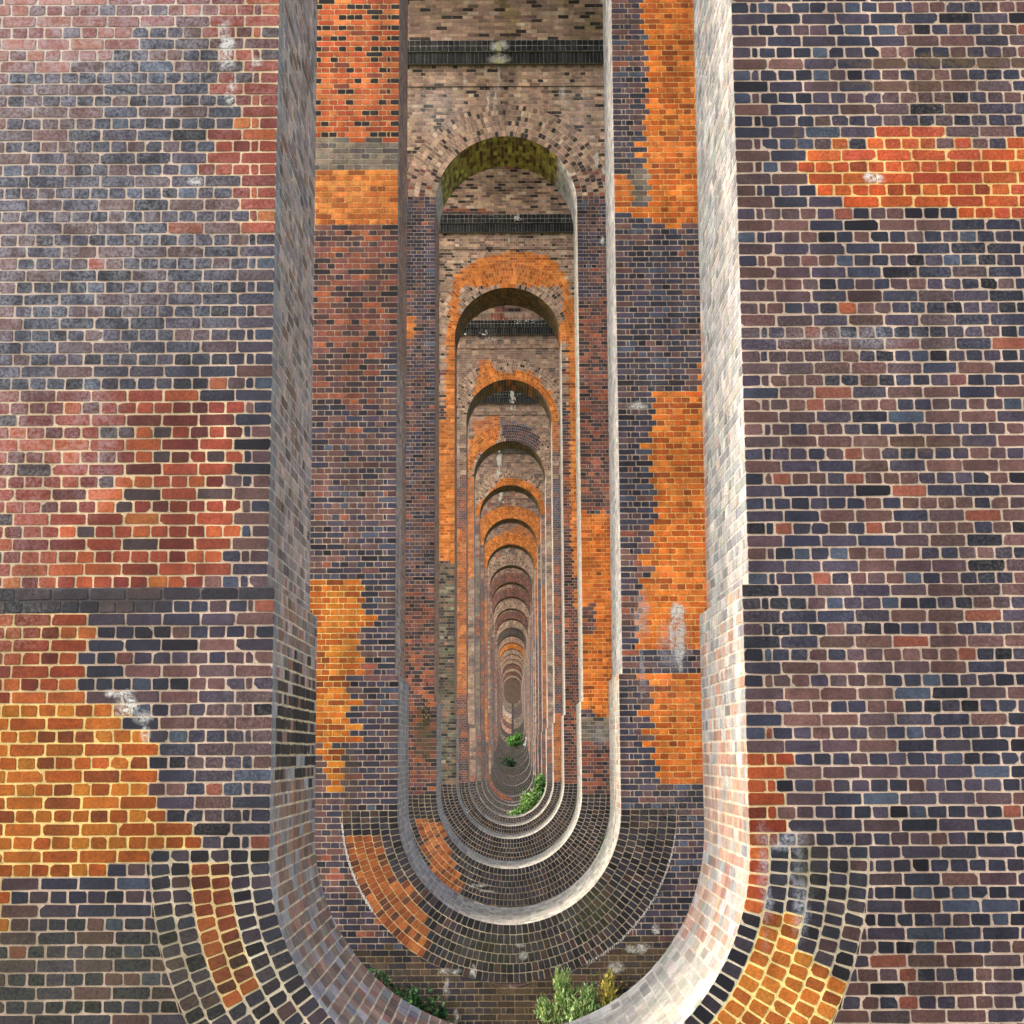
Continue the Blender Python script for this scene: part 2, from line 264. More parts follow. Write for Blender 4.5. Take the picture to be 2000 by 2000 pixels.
# patches of differently coloured brick, outlined on each pier's front face (x, z in metres from the pier axis / eye level)
PATCHES = [
(1,'pinkred',[(-3.01,4.63),(-1.71,4.63),(-1.71,4.33),(-1.73,4.26),(-2.19,4.26),(-2.2,4.13),(-2.38,4.06),(-2.51,4.01),(-2.97,3.93),(-3.9,3.94),(-3.95,4.64)]),
(1,'red',[(-1.74,4.63),(-1.33,4.63),(-1.3,3.0),(-1.46,3.0),(-1.54,3.11),(-1.54,3.22),(-1.63,3.3),(-1.72,3.39),(-1.73,3.53),(-1.63,3.63),(-1.61,3.78),(-1.66,3.93),(-1.68,4.06),(-1.73,4.23)]),
(1,'red',[(-3.78,2.03),(-1.54,2.02),(-1.52,1.25),(-1.54,1.13),(-1.61,1.08),(-1.65,0.93),(-3.71,0.94)]),
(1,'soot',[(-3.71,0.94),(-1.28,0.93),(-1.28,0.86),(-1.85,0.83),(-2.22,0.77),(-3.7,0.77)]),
(1,'redor',[(-3.7,0.77),(-2.26,0.8),(-2.25,0.57),(-2.33,0.54),(-2.32,0.28),(-3.67,0.28)]),
(1,'amber',[(-3.67,0.28),(-2.08,0.28),(-1.96,0.07),(-1.92,0.07),(-1.91,-0.24),(-1.79,-0.33),(-1.66,-0.47),(-1.68,-0.56),(-2.08,-0.56),(-2.17,-0.63),(-3.61,-0.63)]),
(1,'amber',[(-2.92,-0.64),(-2.71,-0.65),(-2.68,-0.91),(-2.91,-0.91)]),
(1,'mossdark',[(-3.58,-1.12),(-1.79,-1.13),(-1.53,-1.49),(-1.51,-2.13),(-3.51,-2.12)]),
(1,'orangered',[(1.7,3.32),(1.78,3.5),(2.14,3.5),(2.16,3.58),(2.57,3.58),(2.57,3.51),(3.86,3.5),(3.82,3.08),(2.55,3.08),(2.54,3.14),(1.87,3.14),(1.86,3.22),(1.71,3.24)]),
(1,'redor',[(1.27,-0.03),(1.49,-0.03),(1.46,-0.51),(1.41,-0.63),(1.41,-0.85),(1.24,-0.85)]),
(1,'ringamber',[(1.35,-0.85),(1.59,-0.88),(1.57,-1.13),(1.85,-1.22),(1.7,-1.88),(0.66,-1.88),(1.06,-1.43),(1.3,-1.15)]),
(1,'ringbrown',[(-1.73,-0.57),(-1.49,-0.57),(-1.46,-0.83),(-1.31,-1.19),(-1.48,-1.3),(-1.59,-1.19),(-1.7,-0.89)]),
(1,'black',[(-1.5,-0.5),(-1.39,-0.57),(-1.32,-0.92),(-1.14,-1.22),(-1.22,-1.33),(-1.37,-1.05),(-1.48,-0.78)]),
(2,'redblack',[(-3.11,13.13),(-1.32,13.12),(-1.28,7.55),(-3.0,7.56)]),
(2,'greybrown',[(-3.0,7.56),(-1.28,7.55),(-1.28,7.18),(-2.99,7.19)]),
(2,'orangeflat',[(-2.99,7.19),(-1.28,7.18),(-1.28,6.34),(-1.67,6.45),(-2.98,6.45)]),
(2,'redbrown',[(-2.98,6.45),(-1.28,6.45),(-1.27,5.53),(-1.65,4.14),(-2.93,4.14)]),
(2,'amber',[(-2.89,2.09),(-1.69,2.04),(-1.69,1.82),(-1.83,1.76),(-1.62,1.63),(-1.65,1.44),(-1.81,1.38),(-1.65,0.93),(-2.86,0.94)]),
(2,'amber',[(-2.86,0.92),(-1.93,0.92),(-1.83,0.76),(-1.86,0.45),(-1.77,0.33),(-1.8,0.17),(-2.85,0.18)]),
(2,'amber',[(-2.23,0.15),(-1.98,0.14),(-1.92,-0.16),(-1.97,-0.46),(-2.07,-0.46),(-2.16,-0.1)]),
(2,'orange',[(1.81,12.35),(3.15,12.35),(2.97,6.43),(1.76,6.43),(1.73,6.57),(1.34,6.57),(1.35,7.09),(1.71,7.12),(1.61,7.29),(1.79,7.89),(1.83,8.48),(1.74,8.98)]),
(2,'greybrown',[(1.51,7.16),(1.78,7.15),(1.8,6.64),(1.57,6.64)]),
(2,'orange',[(2.27,4.65),(2.98,4.64),(2.95,1.58),(2.87,0.95),(2.32,1.17),(1.53,1.18),(1.54,1.68),(1.64,2.06),(1.62,2.25),(1.79,2.89),(1.73,3.27),(1.61,3.6),(1.78,3.92),(1.78,4.32),(2.27,4.35)]),
(2,'orange',[(1.59,0.92),(2.87,0.91),(2.83,-0.37),(1.78,-0.36),(1.7,-0.12),(1.58,0.13),(1.65,0.74)]),
(2,'ringred',[(-1.91,-0.92),(-1.48,-0.95),(-1.32,-1.31),(-0.98,-1.73),(-0.89,-2.14),(-0.98,-2.26),(-1.47,-1.9),(-1.78,-1.43)]),
(2,'mossdark',[(-2.19,-2.19),(2.17,-2.22),(2.1,-5.13),(-2.15,-5.11)]),
(3,'pinkbrown',[(-2.62,16.65),(3.09,16.63),(2.97,10.97),(-2.57,11.0)]),
(3,'orangeflat',[(-1.91,8.16),(-1.73,8.06),(-1.7,7.65),(-1.9,7.65)]),
(3,'redbrown',[(-2.49,3.08),(-1.24,3.07),(-1.23,-0.72),(-2.46,-0.71)]),
(3,'redbrown',[(1.23,8.45),(2.02,8.45),(1.96,4.42),(1.18,4.43)]),
(3,'orange',[(1.3,4.37),(1.98,4.36),(1.92,0.61),(1.52,0.67),(1.26,0.86)]),
(3,'redbrown',[(1.36,2.71),(1.57,2.77),(1.6,2.19),(1.4,2.09)]),
(3,'greybrown',[(1.23,0.61),(1.92,0.61),(1.91,0.2),(1.23,0.2)]),
(3,'redbrown',[(1.23,0.2),(1.91,0.2),(1.9,-0.83),(1.22,-0.83)]),
(3,'ringred',[(-1.61,-1.13),(-1.23,-1.18),(-0.95,-2.01),(-0.76,-2.38),(-1.04,-2.46),(-1.51,-1.82)]),
(4,'pinkbrown',[(-2.4,15.06),(2.35,15.04),(2.29,10.83),(-1.31,10.29),(-1.31,9.47),(-2.37,9.48)]),
(4,'orangeflat',[(-1.64,8.12),(-1.45,11.4),(-1.29,11.95),(-0.71,12.4),(0.1,12.62),(0.97,12.5),(1.48,12.01),(1.56,11.38),(1.86,10.28),(1.81,6.76),(1.51,6.76),(1.48,9.73),(1.36,11.66),(-1.18,11.67),(-1.28,10.02),(-1.28,4.66),(-1.83,4.66),(-1.84,9.47)]),
(4,'orangeflat',[(1.56,11.38),(2.03,11.38),(1.93,3.47),(1.6,3.47),(1.67,4.12),(1.5,5.43)]),
(4,'greengrey',[(-1.89,4.63),(-1.24,4.63),(-1.24,-0.97),(-1.88,-0.97)]),
(4,'redbrown',[(1.54,3.47),(1.93,3.47),(1.87,-0.99),(1.49,-0.99)]),
(5,'pinkbrown',[(-2.01,13.64),(2.02,13.62),(1.98,9.85),(-1.5,8.52),(-1.99,6.85)]),
(5,'orangeflat',[(-0.87,12.25),(-0.58,12.25),(-0.42,11.87),(0.67,11.9),(1.33,11.21),(1.57,10.19),(1.47,9.34),(1.31,9.34),(0.99,10.87),(0.33,11.47),(-0.5,11.31),(-1.0,10.71),(-1.09,11.22)]),
(5,'orangeflat',[(-1.75,6.85),(-1.3,6.85),(-1.31,1.79),(-1.74,1.79)]),
(5,'orangeflat',[(1.36,1.14),(1.65,1.14),(1.63,-0.92),(1.34,-0.92)]),
(6,'pinkbrown',[(-2.03,13.73),(1.99,13.71),(1.95,10.24),(-2.02,10.26)]),
(6,'orangeflat',[(-1.53,11.48),(-1.33,12.29),(-0.63,12.7),(-0.33,12.59),(-0.43,11.67),(-1.23,11.07),(-1.47,10.26),(-1.63,10.66)]),
(6,'dark',[(-0.33,12.49),(0.57,12.28),(1.17,11.67),(0.96,11.06),(-0.23,11.77)]),
(6,'orangeflat',[(-1.83,10.26),(-1.23,10.26),(-1.24,6.46),(-1.82,6.46)]),
(7,'pinkbrown',[(-1.92,13.43),(1.82,13.41),(1.79,10.57),(-1.92,10.59)]),
(7,'orangeflat',[(-1.57,10.59),(-0.76,11.52),(-0.29,11.99),(0.64,11.87),(1.33,11.28),(1.56,10.57),(1.33,10.57),(0.64,11.4),(-0.29,11.52),(-0.87,11.05),(-1.34,10.12)]),
(7,'orangeflat',[(1.3,6.85),(1.64,6.85),(1.59,1.61),(1.25,1.61)]),
(8,'orangeflat',[(-0.88,11.31),(-0.08,11.98),(0.97,11.71),(0.97,11.31),(-0.09,11.44),(-0.88,10.91)]),
(9,'orangeflat',[(-0.71,12.14),(0.49,12.74),(1.68,12.13),(1.52,10.63),(-0.11,11.69)]),
(9,'orangeflat',[(1.38,11.83),(1.97,11.83),(1.93,6.46),(1.34,6.47)]),
]

def inpoly(px, pz, poly):
    r = np.zeros(len(px), bool); n = len(poly)
    for i in range(n):
        x1, y1 = poly[i]; x2, y2 = poly[(i+1) % n]
        if y1 == y2: continue
        c = ((y1 > pz) != (y2 > pz)) & (px < (x2-x1)*(pz-y1)/(y2-y1)+x1)
        r ^= c
    return r
def vnoise(x, z, s, o=0.):
    return np.array([mnoise.noise((a*s+o, b*s, o*1.7)) for a, b in zip(x, z)])

def pick(cls, header=None, nz=None):
    """cls: array of class names -> brick colours, mortar colours"""
    n = len(cls); bc = np.zeros((n, 3)); mc = np.zeros((n, 3))
    for c in set(cls):
        m = cls == c; k = m.sum(); A, w, mo = PALL[c]
        if c == 'dark' and nz is not None:
            for lo, bias in ((True, np.array([1.6,1.2,.6,.3,1.5,1.3,.3,1.6,.4])), (False, np.array([.6,.9,1.4,1.9,.6,.6,1.9,.5,1.9]))):
                mm = m & ((nz < 0) == lo)
                if header is not None:
                    for h in (False, True):
                        m3 = mm & (header == h)
                        ww = w*bias*(np.array([1.5,1,.7,.6,1.6,1.4,.8,1.7,.6]) if h else 1); ww = ww/ww.sum()
                        bc[m3] = A[rng.choice(len(A), m3.sum(), p=ww)]
                else:
                    ww = w*bias; ww /= ww.sum(); bc[mm] = A[rng.choice(len(A), mm.sum(), p=ww)]
        elif c == 'redblack' and header is not None:
            for hh in (False, True):
                m3 = m & (header == hh); ww = w*(np.array([1,1,2.6,1,.7]) if hh else np.array([1,1,.12,.8,1])); bc[m3] = A[rng.choice(len(A), m3.sum(), p=ww/ww.sum())]
        else:
            bc[m] = A[rng.choice(len(A), k, p=w)]
        mc[m] = mo
    bc *= rng.uniform(.8, 1.25, (n, 1))*rng.uniform(.95, 1.05, (n, 3))
    mc *= rng.uniform(.9, 1.08, (n, 1))
    return bc, mc

# ------------------------------------------------------------------ pier geometry (metres, eye level = 0)
D1, P = 9.702, 9.902
C = .071; LS, LH = .2045, .1022; RW = .1065; NR = 6
ZS = .92; HU, HL = 1.34, 1.295
ZSN = ZS                  # level of the offset in the pier being built
ZTC = ZS+132*C            # springing of the top arch
ZB1 = 13.045              # underside of impost band
ZTOP = 13.51
def TH(z): return 1.8687+(1.578-1.8687)*(z-.918)/(11.674-.918)
def yfront(z): return -TH(z)/2-np.where(np.asarray(z) < ZSN-1e-6, .05, 0.)
def yback(z): return TH(z)/2+np.where(np.asarray(z) < ZSN-1e-6, .05, 0.)
# invert level of each pier (bottom of opening)
INV = {1:-1.80, 2:-1.905, 3:-2.02, 4:-2.0, 5:-2.16, 6:-2.3, 7:-2.41, 8:-2.5, 9:-2.62, 10:-2.56, 11:-2.14, 12:-1.63, 13:-1.05, 14:-.56, 15:-.13, 16:.36, 17:.92, 18:1.54, 19:2.22, 20:2.97, 21:3.79, 22:4.66, 23:5.61, 24:6.61, 25:7.68}
NP = 25
HALF = 4.2
def sheet(mb, cor, mapf, bc, mc, flip=False, lod=1, h=.004, joint=(.0052, .005), ins=None, mats=(0, 1)):
    """cor (n,4,2): corners (u,v) counter clockwise from u0v0. mapf(u,v)->(P,N)."""
    n = len(cor)
    if n == 0: return
    u, v = cor[:, :, 0], cor[:, :, 1]
    Pp, Nn = mapf(u.ravel(), v.ravel()); Pp = Pp.reshape(n, 4, 3)
    idx = np.arange(n*4).reshape(n, 4)
    if flip: idx = idx[:, ::-1]
    uvq = cor.reshape(-1, 2) if not flip else cor[:, ::-1].reshape(-1, 2)
    if lod == 0:
        mb.add(Pp.reshape(-1, 3), idx, bc, mats[0], uvq); return
    mb.add(Pp.reshape(-1, 3), idx, mc, mats[1])
    if ins is None: ins = np.ones((n, 4))      # inset on u0, v0, u1, v1 sides
    ju, jv = joint
    a = cor.copy()
    jit = lambda s: rng.normal(0, s, n)
    jA = .0012
    a[:, 0, 0] += ins[:, 0]*(ju+jit(jA)); a[:, 3, 0] += ins[:, 0]*(ju+jit(jA))
    a[:, 1, 0] -= ins[:, 2]*(ju+jit(jA)); a[:, 2, 0] -= ins[:, 2]*(ju+jit(jA))
    a[:, 0, 1] += ins[:, 1]*(jv+jit(jA)); a[:, 1, 1] += ins[:, 1]*(jv+jit(jA))
    a[:, 2, 1] -= ins[:, 3]*(jv+jit(jA)); a[:, 3, 1] -= ins[:, 3]*(jv+jit(jA))
    wid = np.minimum(a[:, 1, 0]-a[:, 0, 0], a[:, 2, 0]-a[:, 3, 0])
    for i0, i1 in ((0, 1), (3, 2)):
        bad = a[:, i1, 0]-a[:, i0, 0] < .006
        mid = np.clip((a[:, i1, 0]+a[:, i0, 0])/2, a[:, :, 0].min(1), a[:, :, 0].max(1))
        a[bad, i0, 0] = mid[bad]-.002; a[bad, i1, 0] = mid[bad]+.002
    wid = np.maximum(a[:, 1, 0]-a[:, 0, 0], a[:, 2, 0]-a[:, 3, 0])
    ok = (wid > .005); a = a[ok]; bc = bc[ok]; n = len(a)
    if n == 0: return
    if lod == 1:
        Q, Nq = mapf(a[:, :, 0].ravel(), a[:, :, 1].ravel())
        Q = Q+Nq*h
        idx = np.arange(n*4).reshape(n, 4)
        if flip: idx = idx[:, ::-1]
        mb.add(Q, idx, bc, mats[0]); return
    # lod 2: rounded-corner brick with sides
    c = np.empty((n, 8, 2)); q = .0065
    for i in range(4):
        prv, nxt = a[:, (i-1) % 4], a[:, (i+1) % 4]; p0 = a[:, i]
        d1 = prv-p0; d2 = nxt-p0
        l1 = np.linalg.norm(d1, axis=1, keepdims=True)+1e-9; l2 = np.linalg.norm(d2, axis=1, keepdims=True)+1e-9
        q1 = np.minimum(rng.uniform(.003, q*1.5, (n, 1)), l1*.4); q2 = np.minimum(rng.uniform(.003, q*1.5, (n, 1)), l2*.4)
        ch = np.where(rng.random((n, 1)) < .07, rng.uniform(1.5, 3.2, (n, 1)), 1.); q1 = np.minimum(q1*ch, l1*.4); q2 = np.minimum(q2*ch, l2*.4)
        c[:, 2*i] = p0+d1/l1*q1; c[:, 2*i+1] = p0+d2/l2*q2
    c += rng.normal(0, .0011, c.shape)
    B, Nb = mapf(c[:, :, 0].ravel(), c[:, :, 1].ravel())
    hh = np.repeat(rng.uniform(.5, 1.4, n)*h*.7, 8)[:, None]
    ctr = c.mean(1, keepdims=True); ci = c+(ctr-c)/np.linalg.norm(ctr-c, axis=2, keepdims=True)*.002
    Tt, Nt = mapf(ci[:, :, 0].ravel(), ci[:, :, 1].ravel())
    V = np.concatenate([B-Nb*.001, Tt+Nt*hh])
    t = np.arange(n*8).reshape(n, 8)+n*8
    b = np.arange(n*8).reshape(n, 8)
    ft = t if not flip else t[:, ::-1]
    k0 = mb.n
    mb.add(V, ft, bc, mats[0])
    sd_ = np.stack([b, np.roll(b, -1, 1), np.roll(t, -1, 1), t], -1).reshape(-1, 4)
    if flip: sd_ = sd_[:, ::-1]
    # reuse the vertices just added
    mb.f.append((sd_+k0).ravel()); mb.sz.append(np.full(len(sd_), 4)); mb.c.append(np.repeat(bc*.9, 8, 0)); mb.m.append(np.full(len(sd_), mats[0])); mb.uv.append(np.zeros((len(sd_)*4, 2)))

def course(u_start, u_end, header, first=0):
    """brick joints along one course from u_start to u_end"""
    if header:
        e = [0, LH*1.02, LH*1.02+LH*.47]
        if first: e = [0, LH]
    else:
        e = [0, LS]
    e = [u_start+x for x in e]
    step = LH if header else LS
    while e[-1] < u_end: e.append(e[-1]+step)
    e = np.array(e); e[1:-1] += rng.normal(0, .003, len(e)-2)
    e[-1] = u_end
    if len(e) > 2 and e[-1]-e[-2] < .02: e = np.delete(e, -2)
    return e

def wall_cells(z0, z1, hwf, circles, lod):
    """cells of the front face outside the opening"""
    cor = []; hd = []; ins = []
    def xin(z):
        for (zc, Rr, zlo, zhi) in circles:
            if zlo-1e-6 <= z <= zhi+1e-6:
                d = Rr*Rr-(z-zc)**2
                return math.sqrt(d) if d > 0 else 0.
        if z <= circles[0][2] or z >= circles[1][3]: return 0.
        return hwf(z)
    k0 = round((z0-ZS)/C); k1 = round((z1-ZS)/C)
    stepk = 1 if lod else 2
    for k in range(k0, k1, stepk):
        za, zb = ZS+k*C, ZS+(k+stepk)*C; zm = (za+zb)/2
        xa, xb = xin(za+5e-4), xin(zb-5e-4)
        hw = hwf(zm)
        header = k % 2 == 0
        for s in (-1, 1):
            full = max(xa, xb) <= 0; start = hw if max(xa, xb) >= hw-1e-3 else s*.05
            if lod: e = course(start, HALF, header)
            else: e = np.arange(start, HALF+.2, .2); e[-1] = HALF
            if full: xa_, xb_ = -1., -1.
            else: xa_, xb_ = xa, xb
            a0 = np.maximum(e[:-1], xa_); a1 = np.maximum(e[1:], xa_); b0 = np.maximum(e[:-1], xb_); b1 = np.maximum(e[1:], xb_)
            ok = ((a1-a0)+(b1-b0) > .02)
            first = True
            for i in np.nonzero(ok)[0]:
                if s == 1: cor.append(((a0[i], za), (a1[i], za), (b1[i], zb), (b0[i], zb))); ins.append((0 if (first and abs(a0[i]-hw) < 1e-3) else 1, 1, 1, 1))
                else: cor.append(((-a1[i], za), (-a0[i], za), (-b0[i], zb), (-b1[i], zb))); ins.append((1, 1, 0 if (first and abs(a0[i]-hw) < 1e-3) else 1, 1))
                hd.append(header); first = False
    return np.array(cor), np.array(hd), np.array(ins, float)

def classify(n, x, z, default, only=None, skip=()):
    cls = np.array(default, dtype=object)
    for (pn, c, poly) in PATCHES:
        if pn != n or c in skip: continue
        if only is not None and c not in only: continue
        cls[inpoly(x, z, poly)] = c
    return cls

def arr(*a): return np.stack(a, -1)
ZB1 = ZS+171*C
def zci(n): return ZS+round((INV[n]+HL-ZS)/C)*C
def hwf(z): return HL if z < ZSN-1e-4 else HU
PM = [M_brick, M_mortar, M_far, M_lime]
FAR = (2, 2)
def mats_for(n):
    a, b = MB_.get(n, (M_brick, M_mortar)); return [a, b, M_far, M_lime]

# ------------------------------------------------------------------ lime deposits, leaching salts, small growths on the brickwork
FLECKS = {}
def flecks(n, items, *_): FLECKS.setdefault(n, []).extend(items)
def lay_flecks(mb, n):
    """irregular crusts a few mm proud of the front face; item = (x, z, spread x, spread z, count, size, elong)"""
    for (x, z, sx, sz, cnt, size, el) in FLECKS.get(n, []):
        for _ in range(int(cnt*1.5)):
            px = x+rng.normal(0, sx); pz = z+rng.normal(0, sz)
            if abs(px) < HL and z < ZTC+HU and pz < ZTC and pz > zci(n): continue
            s = size*(.25+.55*rng.random()**2); k = 7
            an = np.sort(rng.uniform(0, 2*math.pi, k)); rr = s*rng.uniform(.5, 1, k)
            y = float(yfront(pz))-(.022 if pz > 12.6 else 0)-.0085-rng.uniform(0, .002)
            if ZB1-.02 < pz < ZTOP: y = float(-TH(ZB1)/2)-.137-rng.uniform(0, .003)
            V = np.c_[px+rr*np.cos(an), np.full(k, y), pz+rr*np.sin(an)*el]
            mb.add(V, [list(range(k))], (1, 1, 1), 3)
arc = [(-(HL+NR*RW)*math.cos(a), zci(2)-(HL+NR*RW)*math.sin(a), .004, .015, 12, .012, 2.2) for a in np.linspace(.08, .62, 40)]
arc += [((HL+NR*RW)*math.cos(a), zci(2)-(HL+NR*RW)*math.sin(a), .004, .012, 7, .010, 2.2) for a in np.linspace(.15, 1.1, 60)]
flecks(2, arc, 'lime_line')
flecks(4, [(.24, 13.42, .04, .05, 20, .05, 1.5), (-.5, 13.5, .3, .015, 22, .03, .6), (.05, 12.9, .03, .1, 10, .03, 2), (.3, 13.0, .08, .1, 10, .03, 1), (-1., -1.35, .03, .03, 5, .03, 1)])
flecks(5, [(-.9, 13.0, .25, .08, 22, .07, 1), (.3, 13.45, .05, .05, 10, .06, 1), (.1, 13.55, .5, .02, 30, .06, .6), (.7, 13.5, .2, .02, 18, .06, .6), (-.5, 12.9, .3, .1, 10, .05, 1)])
flecks(6, [(.1, 13.1, .05, .3, 18, .09, 2.)])
flecks(7, [(-.45, 12.7, .04, .25, 36, .09, 2.5), (-.5, 12.2, .06, .1, 16, .09, 2)])
flecks(8, [(-.45, 12.9, .05, .2, 20, .1, 2.)])
flecks(10, [(-.2, 12.8, .05, .2, 10, .1, 2.)])

def build_core(n, base):
    """solid body of the pier with the pierced opening: back face, flanks, ledges"""
    zc = zci(n); g = .008
    ins = []; out = []
    def add(x, z, X, Z): ins.append((x, z)); out.append((X, Z))
    K = 20
    zt = ZTOP
    # anticlockwise from right side at invert springing
    for z in (zc, ZSN-.001): add(HL+g, z, HALF, z)
    for z in (ZSN, ZTC): add(HU+g, z, HALF, z)
    per = [(HALF, ZTC), (HALF, zt), (-HALF, zt), (-HALF, ZTC)]
    def along(path, f):
        L = [math.dist(path[i], path[i+1]) for i in range(len(path)-1)]; d = f*sum(L)
        for i, l in enumerate(L):
            if d <= l or i == len(L)-1:
                t = min(1, d/l) if l else 0
                return (path[i][0]+(path[i+1][0]-path[i][0])*t, path[i][1]+(path[i+1][1]-path[i][1])*t)
            d -= l
    for i in range(1, K):
        a = math.pi*i/K; q = along(per, i/K); add((HU+g)*math.cos(a), ZTC+(HU+g)*math.sin(a), *q)
    for z in (ZTC, ZSN): add(-HU-g, z, -HALF, z)
    for z in (ZSN-.001, zc): add(-HL-g, z, -HALF, z)
    per2 = [(-HALF, zc), (-HALF, base), (HALF, base), (HALF, zc)]
    for i in range(1, K):
        a = math.pi+math.pi*i/K; q = along(per2, i/K); add((HL+g)*math.cos(a), zc+(HL+g)*math.sin(a), *q)
    I = np.array(ins); O = np.array(out); m = len(I)
    fr = lambda A: np.c_[A[:, 0], yfront(A[:, 1])+.01, A[:, 1]]
    bk = lambda A: np.c_[A[:, 0], yback(A[:, 1]), A[:, 1]]
    V = np.concatenate([fr(I), fr(O), bk(I), bk(O)])
    j = np.arange(m); k = (j+1) % m
    f = np.concatenate([arr(j, m+j, m+k, k), arr(2*m+j, 2*m+k, 3*m+k, 3*m+j), arr(j, k, 2*m+k, 2*m+j), arr(m+j, 3*m+j, 3*m+k, m+k)])
    uv = V[f.ravel()][:, [0, 2]].copy()
    side = np.repeat(np.abs(V[f].mean(1)[:, 0]) > HALF-.01, 4)
    uv[side, 0] = V[f.ravel()][side, 1]
    mb = MB(); mb.add(V, f, s2l((104, 82, 80)), 2, uv)
    return mb

def rings(mb, cx, zc, R0_, a0, a1, n, ring_def, lod, yoff, only, skip=(), jitter=0):
    for r in range(NR):
        ra, rb = R0_+r*RW, R0_+(r+1)*RW
        cnt = int(round((a1-a0)*(R0_+(r+.5)*RW)/C))
        ed = np.linspace(a0, a1, cnt+1)
        ed[1:-1] += rng.normal(0, .04, cnt-1)*(ed[1]-ed[0])
        cor = np.stack([arr(np.full(cnt, ra), ed[:-1]), arr(np.full(cnt, rb), ed[:-1]), arr(np.full(cnt, rb), ed[1:]), arr(np.full(cnt, ra), ed[1:])], 1)
        th = (ed[:-1]+ed[1:])/2; rm = (ra+rb)/2
        x, z = rm*np.cos(th), zc+rm*np.sin(th)
        cls = classify(n, x, z, [ring_def(r, t_) for t_ in th], only, skip)
        bc, mc = pick(cls)
        def mp(u, v):
            zz = zc+u*np.sin(v); y = -TH(zz)/2+yoff
            return arr(u*np.cos(v), y, zz), np.broadcast_to((0, -1., 0), (len(u), 3))
        # joints: radial direction u, angular v -> scale angular joint by radius
        ins = np.ones((cnt, 4)); ins[:, 1] = ins[:, 3] = 1/rm
        if r == 0: ins[:, 0] = 0
        sheet(mb, cor, mp, bc*(1 if lod else 1.2), mc, lod=lod, ins=ins, joint=(.0056, .0052), mats=(0, 1) if lod else FAR)

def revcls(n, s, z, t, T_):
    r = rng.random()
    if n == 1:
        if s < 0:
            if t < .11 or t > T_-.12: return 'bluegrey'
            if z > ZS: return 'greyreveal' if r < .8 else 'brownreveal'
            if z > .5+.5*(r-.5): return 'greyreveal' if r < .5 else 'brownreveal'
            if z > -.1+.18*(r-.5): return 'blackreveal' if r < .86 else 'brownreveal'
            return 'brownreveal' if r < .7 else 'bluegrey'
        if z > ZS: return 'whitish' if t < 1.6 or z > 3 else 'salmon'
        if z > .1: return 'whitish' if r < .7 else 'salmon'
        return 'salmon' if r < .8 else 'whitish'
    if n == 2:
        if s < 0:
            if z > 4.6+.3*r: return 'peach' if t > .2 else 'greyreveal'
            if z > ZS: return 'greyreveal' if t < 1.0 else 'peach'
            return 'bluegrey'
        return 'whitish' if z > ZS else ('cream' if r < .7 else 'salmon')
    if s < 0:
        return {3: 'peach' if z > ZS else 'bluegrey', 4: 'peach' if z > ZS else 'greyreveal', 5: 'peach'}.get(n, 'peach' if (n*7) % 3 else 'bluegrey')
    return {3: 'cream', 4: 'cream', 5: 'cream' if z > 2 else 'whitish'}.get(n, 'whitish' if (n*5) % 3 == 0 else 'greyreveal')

def band_cells(n, parent):
    mb = MB()
    pr = .10
    yb_ = float(-TH(ZB1)/2)
    lod = 1 if n < 7 else 0; ms = (0, 1) if lod else FAR
    # soldier course, then two header courses, all proud of the wall
    h1 = .235; z1 = ZB1+h1
    rows = [(ZB1, z1, .0735, pr, 'impost')] + [(z1+i*.114, z1+(i+1)*.114, .107, pr+.03, 'impost' if i == 0 else 'blackreveal') for i in range(2)]
    for (za, zb, w, p_, c) in rows:
        e = np.arange(-HALF, HALF+.001, w); m = len(e)-1
        cor = np.stack([arr(e[:-1], np.full(m, za)), arr(e[1:], np.full(m, za)), arr(e[1:], np.full(m, zb)), arr(e[:-1], np.full(m, zb))], 1)
        bc, mc = pick(np.array(['impost']*m, object))
        mc = mc*(1.6 if c != 'impost' or za > ZB1+.1 else 1.)
        mp = lambda u, v, p_=p_: (arr(u, np.full(len(u), yb_-p_), v), np.broadcast_to((0, -1., 0), (len(u), 3)))
        sheet(mb, cor, mp, bc, mc, lod=lod, mats=ms, joint=(.005, .006))
    def box(x0, x1, y0, y1, z0, z1):
        V = np.array([(x, y, z) for z in (z0, z1) for y in (y0, y1) for x in (x0, x1)])
        f = [(0, 2, 3, 1), (4, 5, 7, 6), (0, 1, 5, 4), (2, 6, 7, 3), (0, 4, 6, 2), (1, 3, 7, 5)]
        mb.add(V, f, s2l((60, 54, 50)), 2)
    for sgn in (-1, 1):
        ya, yb2 = (yb_-pr+.004, yb_+.02) if sgn < 0 else (-yb_-.02, -yb_+pr)
        box(-HALF, HALF, ya, yb2, ZB1, z1)
        ya, yb2 = (yb_-pr-.026, yb_+.02) if sgn < 0 else (-yb_-.02, -yb_+pr+.03)
        box(-HALF, HALF, ya, yb2, z1+.001, ZTOP)
    mb.build('impost_band', mats_for(n), parent)

ORD = ['zeroth', 'nearest', 'second', 'third', 'fourth', 'fifth', 'sixth', 'seventh', 'eighth', 'ninth', 'tenth', 'eleventh', 'twelfth', 'thirteenth', 'fourteenth', 'fifteenth', 'sixteenth', 'seventeenth', 'eighteenth', 'nineteenth', 'twentieth', 'twenty-first', 'twenty-second', 'twenty-third', 'twenty-fourth', 'farthest']
EXTRA = {1: 'dark purple brickwork filling both sides, orange patches', 2: 'with tall orange patches',
 3: 'black impost band with white lime stain and mossy arch', 4: 'bright orange rings all round its arch', 5: 'thin orange ring on the right of its arch',
 6: 'orange patch left and dark patch right above its arch', 7: 'white lime streak and thin orange arch ring', 8: 'small orange patch over the crown of its arch',
 9: 'orange triangle of brick above its arch', 25: 'its oval opening closed by brown brickwork behind'}

